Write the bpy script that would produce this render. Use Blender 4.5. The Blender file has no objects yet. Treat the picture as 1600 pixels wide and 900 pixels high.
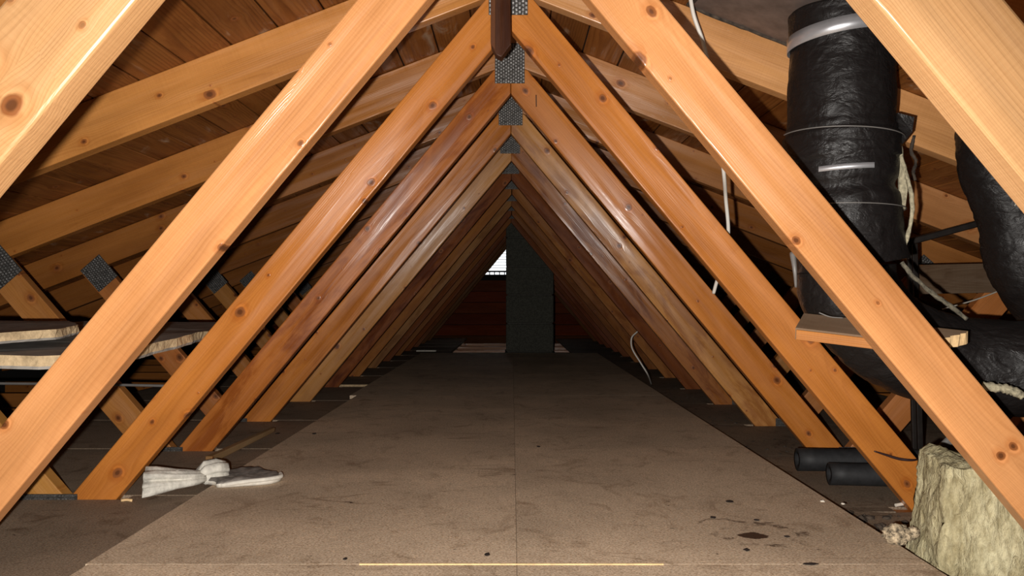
import bpy, bmesh, math, random
from mathutils import Vector, Matrix, noise

rnd = random.Random(7)
sc = bpy.context.scene
col = sc.collection
R = math.radians

# ------------------------------------------------------------------ camera
ZC = 0.4815                      # eye height over the attic floor boards
F = 1250.0                       # focal length in pixels of a 1600 px wide frame
cam_d = bpy.data.cameras.new('camera')
cam = bpy.data.objects.new('camera', cam_d)
col.objects.link(cam)
cam.location = (0.004, 0, ZC)
cam.rotation_euler = (R(90), 0, 0)
cam_d.sensor_width = 36.0
cam_d.lens = 36.0 * F / 1600.0
cam_d.shift_y = 17.0 / 1600.0
cam_d.clip_start = 0.02
sc.camera = cam

# ------------------------------------------------------------------ sky, flash, exposure
w = bpy.data.worlds.new('overcast_sky')
sc.world = w
w.use_nodes = True
bgn = w.node_tree.nodes['Background']
bgn.inputs[0].default_value = (0.93, 0.97, 1.0, 1)
bgn.inputs[1].default_value = 1.5

# the phone's own flash, a few centimetres left of the lens
fl_d = bpy.data.lights.new('camera_flash', 'SPOT')
fl = bpy.data.objects.new('camera_flash', fl_d)
col.objects.link(fl)
fl.location = (-0.043, 0.0, ZC - 0.024)
fl.rotation_euler = (R(90 - 9.0), 0, 0)
fl_d.energy = 218.0
fl_d.color = (1.0, 0.955, 0.90)
fl_d.spot_size = R(112)
fl_d.spot_blend = 0.75
fl_d.shadow_soft_size = 0.006
fl_d.use_nodes = True
lt = fl_d.node_tree
fo = lt.nodes.new('ShaderNodeLightFalloff')
fo.inputs['Strength'].default_value = 1.0
fo.inputs['Smooth'].default_value = 1.0
lt.links.new(fo.outputs['Quadratic'], lt.nodes['Emission'].inputs['Strength'])

sc.view_settings.view_transform = 'Standard'
sc.view_settings.look = 'None'
sc.view_settings.gamma = 1.0
sc.view_settings.use_curve_mapping = False
sc.view_settings.exposure = 0.0


# ------------------------------------------------------------------ node helpers
class NT:
    def __init__(self, name):
        self.m = bpy.data.materials.new(name)
        self.m.use_nodes = True
        self.t = self.m.node_tree
        self.b = self.t.nodes['Principled BSDF']

    def n(self, typ, **kw):
        nd = self.t.nodes.new(typ)
        for k, v in kw.items():
            setattr(nd, k, v)
        return nd

    def l(self, a, b):
        self.t.links.new(a, b)

    def inp(self, sock, v):
        if isinstance(v, (int, float, tuple, list)):
            sock.default_value = v
        else:
            self.l(v, sock)

    def math(self, op, a, b=None, c=None, clamp=False):
        nd = self.n('ShaderNodeMath', operation=op, use_clamp=clamp)
        self.inp(nd.inputs[0], a)
        if b is not None:
            self.inp(nd.inputs[1], b)
        if c is not None:
            self.inp(nd.inputs[2], c)
        return nd.outputs[0]

    def vm(self, op, a, b=None):
        nd = self.n('ShaderNodeVectorMath', operation=op)
        self.inp(nd.inputs[0], a)
        if b is not None:
            self.inp(nd.inputs[1], b)
        return nd.outputs[1] if op == 'LENGTH' else nd.outputs[0]

    def mix(self, f, a, b, typ='MIX'):
        nd = self.n('ShaderNodeMix', data_type='RGBA', blend_type=typ)
        self.inp(nd.inputs[0], f)
        self.inp(nd.inputs[6], a)
        self.inp(nd.inputs[7], b)
        return nd.outputs[2]

    def noise(self, vec, scale, detail=3.0, rough=0.5, dist=0.0):
        nd = self.n('ShaderNodeTexNoise')
        self.inp(nd.inputs['Vector'], vec)
        nd.inputs['Scale'].default_value = scale
        nd.inputs['Detail'].default_value = detail
        nd.inputs['Roughness'].default_value = rough
        nd.inputs['Distortion'].default_value = dist
        return nd.outputs[0]

    def rng(self, v, a, b, c=0.0, d=1.0, smooth=False):
        nd = self.n('ShaderNodeMapRange')
        if smooth:
            nd.interpolation_type = 'SMOOTHSTEP'
        self.inp(nd.inputs[0], v)
        for i, x in enumerate((a, b, c, d)):
            nd.inputs[i + 1].default_value = x
        return nd.outputs[0]

    def bump(self, h, strength, dist):
        nd = self.n('ShaderNodeBump')
        nd.inputs['Strength'].default_value = strength
        nd.inputs['Distance'].default_value = dist
        self.l(h, nd.inputs['Height'])
        return nd.outputs[0]

    def sep(self, v):
        nd = self.n('ShaderNodeSeparateXYZ')
        self.l(v, nd.inputs[0])
        return nd.outputs

    def comb(self, x, y, z):
        nd = self.n('ShaderNodeCombineXYZ')
        for i, v in enumerate((x, y, z)):
            self.inp(nd.inputs[i], v)
        return nd.outputs[0]


def simple(name, color, rough=0.6, metal=0.0, nscale=0, namp=0.3, bump=0.0, bdist=0.002, spec=0.5):
    t = NT(name)
    t.b.inputs['Roughness'].default_value = rough
    t.b.inputs['Metallic'].default_value = metal
    t.b.inputs['Specular IOR Level'].default_value = spec
    c = (*color, 1)
    if nscale:
        tc = t.n('ShaderNodeTexCoord').outputs['Object']
        n = t.noise(tc, nscale, 4, 0.6)
        f = t.rng(n, 0.3, 0.7)
        lo = tuple(x * (1 - namp) for x in color) + (1,)
        hi = tuple(min(1, x * (1 + namp)) for x in color) + (1,)
        t.l(t.mix(f, lo, hi), t.b.inputs['Base Color'])
        if bump:
            t.l(t.bump(n, bump, bdist), t.b.inputs['Normal'])
    else:
        t.b.inputs['Base Color'].default_value = c
    return t.m


def wood_material(name, knot=1.0, grain=1.0, rough=0.33, aniso=0.45, frost=0.0, ringfreq=400.0, spec=0.5):
    """Sawn softwood: local X runs along the grain; tint comes from the object colour."""
    t = NT(name)
    oi = t.n('ShaderNodeObjectInfo')
    tc = t.n('ShaderNodeTexCoord').outputs['Object']
    rn = oi.outputs['Random']
    x, y, z = t.sep(tc)
    px = t.math('ADD', x, t.math('MULTIPLY', rn, 53.0))
    r2 = t.math('FRACT', t.math('MULTIPLY', rn, 17.31))
    r3 = t.math('FRACT', t.math('MULTIPLY', rn, 91.7))
    # knots, one per cell of a stretched cell pattern
    sx, sz = 4.2, 14.0
    kv = t.comb(t.math('MULTIPLY', px, sx), t.math('MULTIPLY_ADD', z, sz, t.math('MULTIPLY', r2, 31.0)), 0.0)
    vo = t.n('ShaderNodeTexVoronoi', voronoi_dimensions='2D', feature='F1')
    t.l(kv, vo.inputs['Vector'])
    vo.inputs['Scale'].default_value = 1.0
    df = t.vm('SUBTRACT', kv, vo.outputs['Position'])
    dx, dz, _ = t.sep(df)
    mx = t.math('MULTIPLY', dx, 0.8 / sx)
    mz = t.math('MULTIPLY', dz, 1.0 / sz)
    wob = t.math('MULTIPLY', t.math('SUBTRACT', t.noise(tc, 60.0, 2), 0.5), 0.006)
    d = t.math('ADD', t.math('SQRT', t.math('ADD', t.math('MULTIPLY', mx, mx), t.math('MULTIPLY', mz, mz))), wob)
    cr = t.sep(vo.outputs['Color'])[0]
    kr = t.math('MULTIPLY_ADD', t.math('POWER', cr, 2.0), 0.0105 * knot, 0.0022)
    q = t.math('DIVIDE', d, kr)
    infl = t.math('DIVIDE', 1.0, t.math('ADD', 1.0, t.math('POWER', t.math('MULTIPLY', t.math('MAXIMUM', q, 0.0), 0.42), 3.0)))
    zz = t.math('SUBTRACT', z, t.math('MULTIPLY', t.math('MULTIPLY', mz, infl), 0.9))
    # growth rings round a wandering pith
    lv = t.comb(t.math('MULTIPLY', px, 1.0), t.math('MULTIPLY', y, 9.0), t.math('MULTIPLY', zz, 9.0))
    n1 = t.noise(lv, 1.1, 2.0, 0.5)
    lx = t.comb(px, t.math('MULTIPLY', rn, 7.0), 0.0)
    n2 = t.noise(lx, 0.9, 1.0, 0.4)
    z0 = t.math('MULTIPLY_ADD', t.math('SUBTRACT', r2, 0.5), 0.12, t.math('MULTIPLY', t.math('SUBTRACT', n2, 0.5), 0.07))
    y0 = t.math('MULTIPLY_ADD', r3, 0.06, t.math('MULTIPLY_ADD', n2, 0.05, 0.005))
    a = t.math('SUBTRACT', zz, z0)
    b = t.math('ADD', y, y0)
    rad = t.math('ADD', t.math('SQRT', t.math('ADD', t.math('MULTIPLY', a, a), t.math('MULTIPLY', b, b))),
                 t.math('MULTIPLY', n1, 0.022))
    saw = t.math('FRACT', t.math('MULTIPLY', rad, ringfreq))
    ring = t.math('MULTIPLY', t.rng(saw, 0.35, 0.9, 0, 1, True), t.rng(saw, 0.9, 1.0, 1, 0))
    fine = t.noise(t.comb(t.math('MULTIPLY', px, 6.0), t.math('MULTIPLY', y, 260.0), t.math('MULTIPLY', zz, 260.0)), 1.0, 3.0, 0.6)
    mott = t.noise(t.comb(t.math('MULTIPLY', px, 2.2), t.math('MULTIPLY', y, 8.0), t.math('MULTIPLY', z, 11.0)), 1.0, 3.0, 0.55)
    sawm = t.noise(t.comb(t.math('MULTIPLY', px, 330.0), y, t.math('MULTIPLY', z, 6.0)), 1.0, 1.0, 0.4)
    tint = oi.outputs['Color']
    c = t.mix(t.rng(mott, 0.30, 0.72), t.mix(1.0, tint, (1.22, 1.20, 1.15, 1), 'MULTIPLY'), t.mix(1.0, tint, (0.82, 0.74, 0.62, 1), 'MULTIPLY'))
    c = t.mix(t.math('MULTIPLY', t.math('MULTIPLY', ring, t.rng(mott, 0.35, 0.65, 0.45, 1.0)), 0.24 * grain), c, t.mix(1.0, c, (0.50, 0.38, 0.26, 1), 'MULTIPLY'))
    c = t.mix(t.rng(fine, 0.35, 0.75, 0, 0.30), c, t.mix(1.0, c, (0.62, 0.52, 0.42, 1), 'MULTIPLY'))
    c = t.mix(t.rng(sawm, 0.4, 0.7, 0, 0.13), c, t.mix(1.0, c, (0.6, 0.5, 0.4, 1), 'MULTIPLY'))
    # red-brown weathering on the boards whose colour carries a low alpha
    st = t.noise(t.comb(t.math('MULTIPLY', px, 4.5), t.math('MULTIPLY', y, 10.0), t.math('MULTIPLY', z, 16.0)), 1.0, 5.0, 0.65, 0.6)
    stm = t.math('MULTIPLY', t.rng(st, 0.42, 0.62, 0, 1, True), t.math('SUBTRACT', 1.0, oi.outputs['Alpha']))
    c = t.mix(stm, c, t.mix(1.0, c, (0.46, 0.29, 0.15, 1), 'MULTIPLY'))
    # knots with a darker rim and a pale halo
    halo = t.rng(q, 1.2, 2.6, 0.55, 0.0, True)
    c = t.mix(halo, c, t.mix(1.0, c, (0.80, 0.62, 0.46, 1), 'MULTIPLY'))
    glint = t.math('MULTIPLY', t.rng(q, 1.0, 1.25, 0.0, 1.0), t.rng(q, 1.25, 1.7, 1.0, 0.0))  # paler crescent on one side of each knot
    glint = t.math('MULTIPLY', glint, t.rng(dx, -0.002, 0.012))
    c = t.mix(t.math('MULTIPLY', glint, 0.6), c, t.mix(1.0, c, (1.5, 1.6, 1.8, 1), 'MULTIPLY'))
    kc = t.mix(t.rng(q, 0.65, 0.35), (0.24, 0.080, 0.024, 1), (0.10, 0.032, 0.011, 1))
    km = t.rng(q, 0.85, 1.08, 1.0, 0.0)
    c = t.mix(t.math('MULTIPLY', km, t.rng(cr, 0.15, 0.6, 0.45, 0.95)), c, kc)
    if frost:
        fz = t.noise(t.comb(t.math('MULTIPLY', px, 5.0), y, t.math('MULTIPLY', z, 14.0)), 1.0, 4.0, 0.6, 0.8)
        c = t.mix(t.rng(fz, 0.60, 0.78, 0, frost, True), c, (0.50, 0.40, 0.29, 1))
    t.l(c, t.b.inputs['Base Color'])
    t.b.inputs['Specular IOR Level'].default_value = spec
    sheen = t.noise(t.comb(t.math('MULTIPLY', px, 1.6), t.math('MULTIPLY', y, 8.0), t.math('MULTIPLY', z, 38.0)), 1.0, 3.0, 0.6)
    t.l(t.rng(sheen, 0.42, 0.60, rough - 0.10, rough + 0.14), t.b.inputs['Roughness'])
    t.b.inputs['Anisotropic'].default_value = aniso
    vt = t.n('ShaderNodeVectorTransform', vector_type='VECTOR', convert_from='OBJECT', convert_to='WORLD')
    vt.inputs[0].default_value = (1, 0, 0)
    t.l(vt.outputs[0], t.b.inputs['Tangent'])
    t.b.inputs['Anisotropic Rotation'].default_value = 0.25
    wave = t.noise(t.comb(t.math('MULTIPLY', px, 1.3), t.math('MULTIPLY', y, 8.0), t.math('MULTIPLY', z, 17.0)), 1.0, 1.0, 0.4)
    h = t.math('ADD', t.math('MULTIPLY', ring, -0.16), t.math('ADD', t.math('MULTIPLY', fine, 0.8), t.math('MULTIPLY', km, 0.5)))
    bw = t.n('ShaderNodeBump')
    bw.inputs['Strength'].default_value = 1.0 if spec > 0.3 else 0.4
    bw.inputs['Distance'].default_value = 0.012
    t.l(wave, bw.inputs['Height'])
    bf = t.n('ShaderNodeBump')
    bf.inputs['Strength'].default_value = 0.30
    bf.inputs['Distance'].default_value = 0.0017
    t.l(h, bf.inputs['Height'])
    t.l(bw.outputs[0], bf.inputs['Normal'])
    t.l(bf.outputs[0], t.b.inputs['Normal'])
    return t.m


def chipboard(name, base, dirt=0.5, stain=None):
    t = NT(name)
    tc = t.n('ShaderNodeTexCoord').outputs['Object']
    oi = t.n('ShaderNodeObjectInfo')
    p = t.vm('ADD', tc, t.comb(t.math('MULTIPLY', oi.outputs['Random'], 30.0), 0.0, 0.0))
    big = t.noise(p, 2.3, 4, 0.55, 0.4)
    chips = t.noise(t.vm('MULTIPLY', p, (230.0, 330.0, 230.0)), 1.0, 2, 0.6)
    chips2 = t.noise(t.vm('MULTIPLY', p, (90.0, 150.0, 100.0)), 1.0, 2, 0.6, 1.5)
    c = t.mix(t.rng(big, 0.32, 0.68), tuple(v * 0.80 for v in base) + (1,), tuple(v * 1.13 for v in base) + (1,))
    c = t.mix(t.rng(chips, 0.42, 0.66, 0, 0.80), c, t.mix(1.0, c, (0.45, 0.38, 0.31, 1), 'MULTIPLY'))
    c = t.mix(t.rng(chips2, 0.58, 0.72, 0, 0.6), c, t.mix(1.0, c, (1.5, 1.42, 1.25, 1), 'MULTIPLY'))
    c = t.mix(t.rng(chips2, 0.30, 0.40, 0.4, 0.0), c, t.mix(1.0, c, (0.50, 0.42, 0.34, 1), 'MULTIPLY'))
    # grime patches and scuffs
    gr = t.noise(t.vm('MULTIPLY', p, (9.0, 7.0, 9.0)), 1.0, 6, 0.72, 1.2)
    c = t.mix(t.rng(gr, 0.50, 0.72, 0, dirt, True), c, t.mix(1.0, c, (0.42, 0.35, 0.29, 1), 'MULTIPLY'))
    sp = t.noise(t.vm('MULTIPLY', p, (34.0, 50.0, 34.0)), 1.0, 3, 0.6, 0.6)
    c = t.mix(t.rng(sp, 0.715, 0.74, 0, 0.85), c, (0.035, 0.022, 0.014, 1))
    # long scratches: the zero line of a stretched noise, kept in patches
    for rot, k in ((0.5, 1.0), (-0.9, 1.4)):
        mp = t.n('ShaderNodeMapping')
        t.l(p, mp.inputs[0])
        mp.inputs['Rotation'].default_value = (0, 0, rot)
        mp.inputs['Scale'].default_value = (1.2 * k, 6.5 * k, 1)
        s1 = t.noise(mp.outputs[0], 1.0, 2, 0.4)
        line = t.rng(t.math('ABSOLUTE', t.math('SUBTRACT', s1, 0.5)), 0.0, 0.010, 1.0, 0.0)
        patch = t.rng(t.noise(p, 3.1 * k, 3), 0.56, 0.66)
        c = t.mix(t.math('MULTIPLY', t.math('MULTIPLY', line, patch), 0.65), c, t.mix(1.0, c, (0.35, 0.28, 0.22, 1), 'MULTIPLY'))
    if stain:
        for (ux, uy, rx, ry, ring, amt) in stain:
            mp = t.n('ShaderNodeMapping')
            t.l(tc, mp.inputs[0])
            mp.inputs['Location'].default_value = (-ux / rx, -uy / ry, 0)
            mp.inputs['Scale'].default_value = (1 / rx, 1 / ry, 0)
            ln = t.vm('LENGTH', mp.outputs[0])
            ln = t.math('ADD', ln, t.math('MULTIPLY', t.math('SUBTRACT', t.noise(tc, 45.0, 4, 0.7), 0.5), 1.1))
            if ring:
                mk = t.rng(t.math('ABSOLUTE', t.math('SUBTRACT', ln, 1.0)), 0.04, 0.18, amt, 0.0)
                mk = t.math('MULTIPLY', mk, t.rng(t.noise(tc, 26.0, 2), 0.45, 0.60))
            else:
                mk = t.rng(ln, 0.9, 1.05, amt, 0.0)
            c = t.mix(mk, c, (0.050, 0.022, 0.010, 1))
    t.l(c, t.b.inputs['Base Color'])
    t.b.inputs['Roughness'].default_value = 0.72
    t.b.inputs['Specular IOR Level'].default_value = 0.25
    t.l(t.bump(t.math('ADD', chips, t.math('MULTIPLY', chips2, 0.8)), 0.35, 0.0012), t.b.inputs['Normal'])
    return t.m


M = {}
M['lumber'] = wood_material('sawn_lumber')
M['raw_lumber'] = wood_material('raw_lumber', knot=1.15, grain=1.6, rough=0.62, aniso=0.2, spec=0.16)
M['plank'] = wood_material('roof_plank_wood', knot=0.8, grain=2.9, rough=0.55, aniso=0.4, frost=0.6, ringfreq=150.0, spec=0.3)
M['dark_batten'] = wood_material('dark_batten_wood', knot=0.5, grain=1.3, rough=0.5, aniso=0.3, spec=0.3)
SHEET_STAIN = [(0.478, 1.567, 0.029, 0.021, False, 0.96), (0.49, 1.575, 0.085, 0.075, True, 0.8), (0.435, 1.635, 0.05, 0.05, True, 0.6)]
M['chipboard'] = chipboard('floor_chipboard', (0.740, 0.590, 0.430), 0.6, SHEET_STAIN)
M['board_floor'] = chipboard('dusty_floor_board', (0.330, 0.250, 0.180), 0.8)
M['dirt_floor'] = chipboard('dirty_floor_board', (0.255, 0.195, 0.140), 0.95)
M['dirt'] = simple('black_dirt', (0.045, 0.032, 0.022), 0.9, nscale=60, namp=0.8)
M['steel'] = simple('galvanised_plate', (0.060, 0.055, 0.050), 0.6, 0.4, nscale=90, namp=0.6, spec=0.3)
M['steel_tooth'] = simple('galvanised_teeth', (0.17, 0.165, 0.16), 0.55, 0.6, nscale=260, namp=0.95, spec=0.3)
M['slot'] = simple('plate_slot_shadow', (0.02, 0.015, 0.012), 0.8)
M['strap'] = simple('strap_metal', (0.62, 0.63, 0.66), 0.36, 0.7, nscale=25, namp=0.12)
M['flash_plate'] = simple('grey_flashing', (0.16, 0.125, 0.11), 0.6, 0.3, nscale=18, namp=0.35, bump=0.2)
M['black_jacket'] = simple('black_duct_jacket', (0.013, 0.0105, 0.010), 0.52, 0.0, nscale=30, namp=0.4, bump=0.35, bdist=0.003, spec=0.32)
t_ = NT('black_duct_jacket')
tc_ = t_.n('ShaderNodeTexCoord').outputs['Object']
t_.b.inputs['Base Color'].default_value = (0.0095, 0.0078, 0.0075, 1)
big_ = t_.noise(tc_, 13.0, 3, 0.55, 0.7)
fin_ = t_.noise(t_.vm('MULTIPLY', tc_, (30.0, 30.0, 55.0)), 1.0, 4, 0.65, 1.0)
t_.l(t_.rng(fin_, 0.3, 0.7, 0.36, 0.58), t_.b.inputs['Roughness'])
t_.b.inputs['Specular IOR Level'].default_value = 0.30
t_.l(t_.bump(t_.math('MULTIPLY_ADD', fin_, 0.35, big_), 0.75, 0.012), t_.b.inputs['Normal'])
M['black_jacket'] = t_.m
M['fibre_dark'] = simple('dusty_torn_fibre', (0.115, 0.10, 0.07), 0.95, nscale=120, namp=0.6, bump=0.6, bdist=0.004)  # darker version of the pale torn fibre
M['black_foam'] = simple('black_pipe_foam', (0.017, 0.017, 0.018), 0.62, 0.0, nscale=50, namp=0.3, bump=0.2, spec=0.35)
M['black_iron'] = simple('black_iron', (0.016, 0.012, 0.010), 0.5, 0.2, nscale=30, namp=0.4, spec=0.4)
M['fibre'] = simple('pale_torn_fibre', (0.34, 0.30, 0.20), 0.95, nscale=120, namp=0.5, bump=0.6, bdist=0.004)
M['wool'] = simple('mineral_wool', (0.46, 0.40, 0.235), 0.98, nscale=55, namp=0.42, bump=1.0, bdist=0.008, spec=0.1)
t_ = NT('mineral_wool')
tc_ = t_.n('ShaderNodeTexCoord').outputs['Object']
a_ = t_.noise(t_.vm('MULTIPLY', tc_, (95.0, 95.0, 34.0)), 1.0, 5, 0.7, 0.6)
b_ = t_.noise(tc_, 17.0, 3, 0.55)
c_ = t_.mix(t_.rng(b_, 0.35, 0.65), (0.46, 0.40, 0.235, 1), (0.66, 0.60, 0.385, 1))
c_ = t_.mix(t_.rng(a_, 0.30, 0.62, 0.75, 0.0), c_, t_.mix(1.0, c_, (0.42, 0.37, 0.28, 1), 'MULTIPLY'))
t_.l(c_, t_.b.inputs['Base Color'])
t_.b.inputs['Roughness'].default_value = 1.0
t_.b.inputs['Specular IOR Level'].default_value = 0.05
t_.l(t_.bump(a_, 1.0, 0.010), t_.b.inputs['Normal'])
M['wool'] = t_.m
M['gypsum'] = simple('broken_board_core', (0.46, 0.34, 0.20), 0.9, nscale=70, namp=0.28, bump=0.8, bdist=0.004, spec=0.1)
M['gypsum_face'] = simple('grey_board_face', (0.25, 0.23, 0.205), 0.8, nscale=22, namp=0.3, spec=0.2)
M['paper'] = simple('dirty_white_paper', (0.60, 0.57, 0.50), 0.7, nscale=30, namp=0.32, bump=0.7, bdist=0.006)
M['paper_grey'] = simple('dusty_grey_paper', (0.19, 0.17, 0.15), 0.85, nscale=40, namp=0.75, bump=0.4, bdist=0.002)
M['paper_rim'] = simple('white_paper_edge', (0.66, 0.62, 0.54), 0.7, nscale=60, namp=0.15)
M['stick'] = wood_material('dusty_stick_wood', knot=0.2, grain=1.2, rough=0.7, aniso=0.1, spec=0.2)
M['cable'] = simple('white_cable_sheath', (0.66, 0.62, 0.56), 0.45)
M['string'] = simple('white_string', (0.62, 0.57, 0.48), 0.9)
M['dark_cord'] = simple('dark_red_cord', (0.030, 0.012, 0.012), 0.5)
M['grey_plastic'] = simple('grey_plastic', (0.155, 0.145, 0.135), 0.42, nscale=20, namp=0.15)
M['red_plastic'] = simple('red_plastic', (0.22, 0.03, 0.02), 0.5)
M['felt'] = simple('roofing_felt', (0.012, 0.010, 0.009), 0.95)
M['base'] = simple('dark_subfloor', (0.040, 0.030, 0.022), 0.95, nscale=14, namp=0.5)
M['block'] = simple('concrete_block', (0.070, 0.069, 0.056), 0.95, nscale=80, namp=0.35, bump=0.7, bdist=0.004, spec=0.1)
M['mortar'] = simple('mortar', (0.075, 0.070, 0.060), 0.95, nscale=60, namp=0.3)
M['red_plank'] = wood_material('gable_plank_wood', knot=0.5, grain=1.0, rough=0.8, aniso=0.0, spec=0.15)
M['slat'] = simple('white_louvre_slat', (0.75, 0.75, 0.74), 0.6)
M['pale_wood'] = simple('fresh_cut_wood', (0.74, 0.50, 0.25), 0.7, nscale=90, namp=0.2)
M['nest'] = simple('mouldy_wad', (0.26, 0.205, 0.135), 0.95, nscale=120, namp=1.6, bump=1.0, bdist=0.006)
M['flake'] = simple('black_flake', (0.020, 0.012, 0.009), 0.8)
M['white_chip'] = simple('white_chip', (0.70, 0.64, 0.54), 0.8)


# ------------------------------------------------------------------ object helpers
def link(name, me, mat=None, parent=None, color=None):
    o = bpy.data.objects.new(name, me)
    col.objects.link(o)
    if mat is not None and len(me.materials) == 0:
        me.materials.append(mat)
    if parent is not None:
        o.parent = parent
    if color is not None:
        o.color = color if len(color) == 4 else (*color, 1.0)
    return o


def bm_obj(name, bm, mat=None, parent=None, color=None, smooth=False):
    me = bpy.data.meshes.new(name)
    bmesh.ops.recalc_face_normals(bm, faces=bm.faces[:])
    bm.to_mesh(me)
    bm.free()
    if smooth:
        me.polygons.foreach_set('use_smooth', [True] * len(me.polygons))
    return link(name, me, mat, parent, color)


def tag(o, label=None, cat=None, group=None, kind=None):
    if label:
        o['label'] = label
    if cat:
        o['category'] = cat
    if group:
        o['group'] = group
    if kind:
        o['kind'] = kind
    return o


def empty(name, loc):
    o = bpy.data.objects.new(name, None)
    col.objects.link(o)
    o.location = loc
    o.empty_display_size = 0.1
    return o


def add_box(bm, lo, hi, mtx=None, bevel=0.0):
    vs = []
    for x in (lo[0], hi[0]):
        for y in (lo[1], hi[1]):
            for z in (lo[2], hi[2]):
                v = Vector((x, y, z))
                vs.append(bm.verts.new(mtx @ v if mtx else v))
    fs = [bm.faces.new([vs[i] for i in f]) for f in
          ((0, 1, 3, 2), (4, 6, 7, 5), (0, 4, 5, 1), (2, 3, 7, 6), (0, 2, 6, 4), (1, 5, 7, 3))]
    if bevel:
        ed = list({e for f in fs for e in f.edges})
        bmesh.ops.bevel(bm, geom=ed, offset=bevel, segments=1, affect='EDGES', profile=0.5)
    return fs


def beam_mesh(name, pts, y0, y1, org, ang, bevel=0.0022, seg=2):
    """Prism of a polygon in world x,z; mesh coordinates have X along the beam, Y thickness, Z across."""
    ux = Vector((math.cos(ang), math.sin(ang)))
    uz = Vector((-math.sin(ang), math.cos(ang)))
    bm = bmesh.new()
    loc = [((Vector(p) - Vector(org)).dot(ux), (Vector(p) - Vector(org)).dot(uz)) for p in pts]
    a = [bm.verts.new((l, y0, m)) for l, m in loc]
    b = [bm.verts.new((l, y1, m)) for l, m in loc]
    n = len(pts)
    bm.faces.new(a)
    bm.faces.new(list(reversed(b)))
    for i in range(n):
        bm.faces.new((a[i], b[i], b[(i + 1) % n], a[(i + 1) % n]))
    bmesh.ops.recalc_face_normals(bm, faces=bm.faces[:])
    if bevel:
        bmesh.ops.bevel(bm, geom=bm.edges[:], offset=bevel, segments=seg, affect='EDGES', profile=0.5)
    me = bpy.data.meshes.new(name)
    bm.to_mesh(me)
    bm.free()
    return me


def catmull(pts, per=8):
    P = [Vector(p) for p in pts]
    P = [P[0] * 2 - P[1]] + P + [P[-1] * 2 - P[-2]]
    out = []
    for i in range(1, len(P) - 2):
        p0, p1, p2, p3 = P[i - 1:i + 3]
        for k in range(per):
            t = k / per
            out.append(0.5 * ((2 * p1) + (p2 - p0) * t + (2 * p0 - 5 * p1 + 4 * p2 - p3) * t * t + (3 * p1 - p0 - 3 * p2 + p3) * t ** 3))
    out.append(P[-2])
    return out


def tube_bm(path, rad, seg=12, cap=True, bm=None, squash=None):
    """Tube along a list of points; rad is a number or f(t, theta)."""
    bm = bm or bmesh.new()
    n = len(path)
    tan = [(path[min(i + 1, n - 1)] - path[max(i - 1, 0)]).normalized() for i in range(n)]
    up = Vector((0, 0, 1)) if abs(tan[0].z) < 0.9 else Vector((0, -1, 0))
    u = (up - tan[0] * up.dot(tan[0])).normalized()
    rings = []
    for i in range(n):
        u = (u - tan[i] * u.dot(tan[i])).normalized()
        v = tan[i].cross(u)
        ring = []
        for k in range(seg):
            th = 2 * math.pi * k / seg
            r = rad(i / (n - 1), th) if callable(rad) else rad
            s = squash or (1, 1)
            ring.append(bm.verts.new(path[i] + u * (math.cos(th) * r * s[0]) + v * (math.sin(th) * r * s[1])))
        rings.append(ring)
    for i in range(n - 1):
        for k in range(seg):
            bm.faces.new((rings[i][k], rings[i][(k + 1) % seg], rings[i + 1][(k + 1) % seg], rings[i + 1][k]))
    if cap:
        bm.faces.new(list(reversed(rings[0])))
        bm.faces.new(rings[-1])
    return bm


def tube(name, pts, rad, mat, parent=None, seg=8, per=8, cap=True):
    return bm_obj(name, tube_bm(catmull(pts, per), rad, seg, cap), mat, parent, smooth=True)


# ------------------------------------------------------------------ truss geometry (all trusses alike)
S = 0.61                                  # truss spacing
D0 = 1.3115                               # front face of the second truss
TH = 0.038
NT_ = 15                                  # -1 .. 13
SL = 1.198                                # web slope
RS = 0.385                                # roof slope
ZW_IN, ZW_OUT = ZC + 0.650, ZC + 0.789    # inner web edges on the centre line
ZR = ZC + 0.745                           # underside of the rafters on the centre line
RD = 0.1222                               # rafter depth measured upright
ZBOT = -0.033


def front(i):
    return D0 + i * S


def roof_z(x):                            # underside of the roof planks
    return ZR + RD - RS * abs(x)


WEB_A = math.atan(SL)
RAF_A = math.atan(RS)
OS = 1.148
OUT_A = math.atan(OS)


def mir(pts, s):
    return [(p[0] * s, p[1]) for p in pts]


xi = (ZW_OUT - ZR) / (SL - RS)
web_pts = [(0.0006, ZW_IN), (0.0006, ZR - 0.0006), (xi, ZR - RS * xi - 0.0006), ((ZW_OUT - ZBOT) / SL, ZBOT), ((ZW_IN - ZBOT) / SL, ZBOT)]
XE = 3.05
raf_pts = [(0.0006, ZR), (0.0006, ZR + RD), (XE + 0.12, ZR + RD - RS * (XE + 0.12)), (XE + 0.12, ZR + 0.0 - RS * XE - 0.02), (XE, ZR - RS * XE)]
xo_in, xo_out = 1.064, 1.182              # outer web on the floor line


def out_line(x0):
    x = (ZR - 0.0006 + OS * x0) / (OS + RS)
    return (x, OS * (x - x0))


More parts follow.
